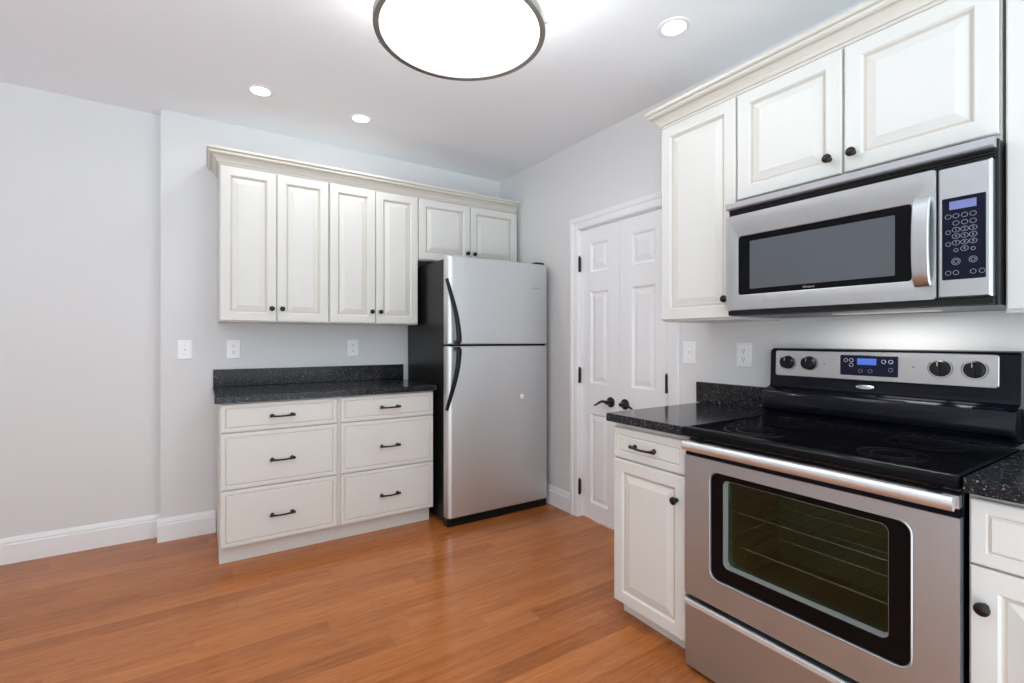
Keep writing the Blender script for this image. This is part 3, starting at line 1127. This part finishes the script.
# vent cover and dark slot above the door
vc = MB()
vpr = [(1.842, 1.777), (1.842, 1.8030), (1.812, 1.8030), (1.806, 1.800), (1.8075, 1.781), (1.812, 1.777)]
vc.loft([(vpr, my0 + 0.004), (vpr, my1 + 0.0005)], lambda u, v, h: (u, h, v))
build('vent_cover', vc, M_GRILLE, t)
vs_ = MB()
vs_.box(1.833, 1.842, my0 + 0.004, my1 - 0.002, 1.750, 1.777)
for i in range(3):
    vs_.box(1.826, 1.833, my0 + 0.006, my1 - 0.004, 1.7525 + i * 0.0085, 1.7565 + i * 0.0085)
build('vent_grille', vs_, M_BLACKPL, t)
bp = MB()
bp.box(1.820, 1.8418, my0 + 0.006, my1 - 0.004, 1.347, 1.3655)
build('base_trim', bp, M_BLACKPL, t)
ul = MB().box(1.985, 2.055, 0.57, 0.87, 1.3420, 1.3452)
build('task_lamp', ul, mat('warm_task_lamp_lens', (0.4, 0.4, 0.38), 0.4, emit=(1.0, 0.95, 0.85), estr=0.15), t)
area('task_lamp_light', (2.02, 0.72, 1.338), (0, 0, PI / 2), 0.30, 1.3, (1.0, 0.98, 0.95), shape='RECTANGLE', size_y=0.08)

# ------------------------------------------------------------------ outlets and switches (built facing -y, turned for the right wall)


def plate(mb):
    A = lambda d: rrect(-0.039 + d, 0.039 - d, -0.061 + d, 0.061 - d, 0.006, 4)
    mb.loft([(A(0), 0.0), (A(0), 0.003), (A(0.004), 0.0058)], FB(0.0))
    return mb


def make_outlet(label, loc, rotz):
    t = thing('wall_outlet', label, 'outlet', loc, 'white wall outlets', rotz)
    BASE[t.name] = Vector((0, 0, 0))
    build('cover_plate', plate(MB()), M_PLATE, t)
    for s in (-1, 1):
        f = MB()
        A = lambda d: rrect(-0.0165 + d, 0.0165 - d, s * 0.0205 - 0.0145 + d, s * 0.0205 + 0.0145 - d, 0.010, 5)
        f.loft([(A(0), 0.0058), (A(0), 0.0075), (A(0.001), 0.008)], FB(0.0))
        fo = build('receptacle', f, M_PLATE, t)
        sl = MB()
        sl.box(-0.0080, -0.0056, s * 0.0205 - 0.001, s * 0.0205 + 0.008, 0.0079, 0.0083, FB(0.0))
        sl.box(0.0056, 0.0080, s * 0.0205 - 0.001, s * 0.0205 + 0.007, 0.0079, 0.0083, FB(0.0))
        sl.loft([(ellipse(0.0, s * 0.0205 - 0.0075, 0.0028, 0.0028, 12), 0.0079), (ellipse(0.0, s * 0.0205 - 0.0075, 0.0028, 0.0028, 12), 0.0083)], FB(0.0))
        build('slots', sl, M_SLOT, fo)
    build('screw', MB().lathe([(0.0, 0.0058), (0.003, 0.0058), (0.0024, 0.0072), (0.0, 0.0074)], FB(0.0), 10), M_BADGE, t)
    return t


def make_switch(label, loc, rotz):
    t = thing('light_switch', label, 'switch', loc, 'white light switches', rotz)
    BASE[t.name] = Vector((0, 0, 0))
    build('cover_plate', plate(MB()), M_PLATE, t)
    tg = MB()
    tg.box(-0.0055, 0.0055, -0.012, 0.012, 0.0057, 0.0070, FB(0.0))
    tg.loft([(rect(-0.0045, 0.0045, -0.004, 0.010), 0.0070), (rect(-0.0035, 0.0035, 0.004, 0.012), 0.0170)], FB(0.0))
    build('toggle', tg, M_PLATE, t)
    for s in (-1, 1):
        build('screw', MB().lathe([(0.0, 0.0058), (0.003, 0.0058), (0.0024, 0.0072), (0.0, 0.0074)], lambda u, v, h, s=s: (u, -h, v + s * 0.030), 10), M_BADGE, t)
    return t


o1 = make_outlet('white outlet on the back wall below the left wall cabinet', (0.176, 3.6745, 1.184), 0)
for label, loc, rz in (('white outlet on the back wall below the cabinet beside the refrigerator', (0.948, 3.6745, 1.186), 0),
                       ('white outlet on the right wall above the short countertop by the range', (2.2345, 1.370, 1.173), -PI / 2)):
    o = copy_tree(o1)
    o['label'] = label
    o.location = loc
    o.rotation_euler = (0, 0, rz)
s1 = make_switch('white toggle switch on the back wall left of the wall cabinets', (-0.090, 3.6745, 1.184), 0)
o = copy_tree(s1)
o['label'] = 'white toggle switch on the right wall beside the closet door casing'
o.location = (2.2345, 1.684, 1.176)
o.rotation_euler = (0, 0, -PI / 2)

# ------------------------------------------------------------------ ceiling lights
labels = ['round recessed ceiling light farthest left, above the drawer bases',
          'round recessed ceiling light nearer the refrigerator, above the back counter',
          'round recessed ceiling light in front of the cabinets above the microwave']
first = None
for i, (sx, sy) in enumerate(SPOTS):
    z = ceil_z(sx, sy)
    if first is None:
        first = thing('recessed_light', labels[0], 'ceiling light', (sx, sy, z), 'recessed ceiling lights')
        BASE[first.name] = Vector((0, 0, 0))
        build('trim_ring', MB().lathe([(0.052, 0.004), (0.071, 0.004), (0.071, -0.003), (0.066, -0.006), (0.055, -0.006), (0.050, -0.003)],
                                      lambda u, v, h: (u, v, h), 36), M_RING, first, smooth=True)
        build('lens', MB().lathe([(0.0, 0.003), (0.0515, 0.003), (0.0515, -0.003), (0.03, -0.0065), (0.0, -0.0075)], lambda u, v, h: (u, v, h), 36), M_BULB, first, smooth=True)
    else:
        o = copy_tree(first)
        o.location = (sx, sy, z)
        o['label'] = labels[i]

cx_, cy_, cz_ = DRUM
czl = ceil_z(cx_, cy_)
t = thing('drum_ceiling_light', 'large round drum ceiling light with nickel band and glowing glass', 'ceiling light', (cx_, cy_, czl))
FC = lambda u, v, h: (cx_ + u, cy_ + v, h)
build('canopy', MB().lathe([(0.0, czl - 0.001), (0.075, czl - 0.001), (0.075, czl - 0.012), (0.06, czl - 0.022), (0.0, czl - 0.022)], FC, 36), M_NICKEL, t, smooth=True)
build('stem', MB().lathe([(0.0, cz_ + 0.16), (0.010, cz_ + 0.16), (0.010, czl - 0.022), (0.0, czl - 0.022)], FC, 16), M_NICKEL, t)
build('shade', MB().loft([(ellipse(0, 0, 0.298, 0.298, 64), cz_ + 0.022), (ellipse(0, 0, 0.298, 0.298, 64), cz_ + 0.150),
                          (ellipse(0, 0, 0.294, 0.294, 64), cz_ + 0.150), (ellipse(0, 0, 0.294, 0.294, 64), cz_ + 0.022)], FC, close=True), M_SHADE, t, smooth=True)
for z0, z1, r in ((cz_ - 0.006, cz_ + 0.024, 0.306), (cz_ + 0.145, cz_ + 0.172, 0.306)):
    bnd = MB().loft([(ellipse(0, 0, r - 0.021, r - 0.021, 64), z0 + 0.002), (ellipse(0, 0, r - 0.002, r - 0.002, 64), z0), (ellipse(0, 0, r, r, 64), z0 + 0.003),
                     (ellipse(0, 0, r, r, 64), z1 - 0.002), (ellipse(0, 0, r - 0.007, r - 0.007, 64), z1), (ellipse(0, 0, r - 0.021, r - 0.021, 64), z1 - 0.002)], FC, close=True)
    bo = build('band', bnd, M_NICKEL, t, smooth=True)
    if r > 0 and z0 < cz_:
        for k in range(6):
            a = 2 * PI * k / 6 + 0.30
            px, py = math.cos(a), math.sin(a)
            build('thumb_screw', MB().tube([(cx_ + px * (r - 0.001), cy_ + py * (r - 0.001), z0 + 0.013), (cx_ + px * (r + 0.010), cy_ + py * (r + 0.010), z0 + 0.013)], 0.0035, 10), M_NICKEL, bo)
dfm = MB().lathe([(0.2845, cz_ + 0.010), (0.2845, cz_ - 0.001), (0.27, cz_ - 0.006), (0.15, cz_ - 0.012), (0.0, cz_ - 0.014)], FC, 64)
build('diffuser', dfm, M_LAMP, t, smooth=True)
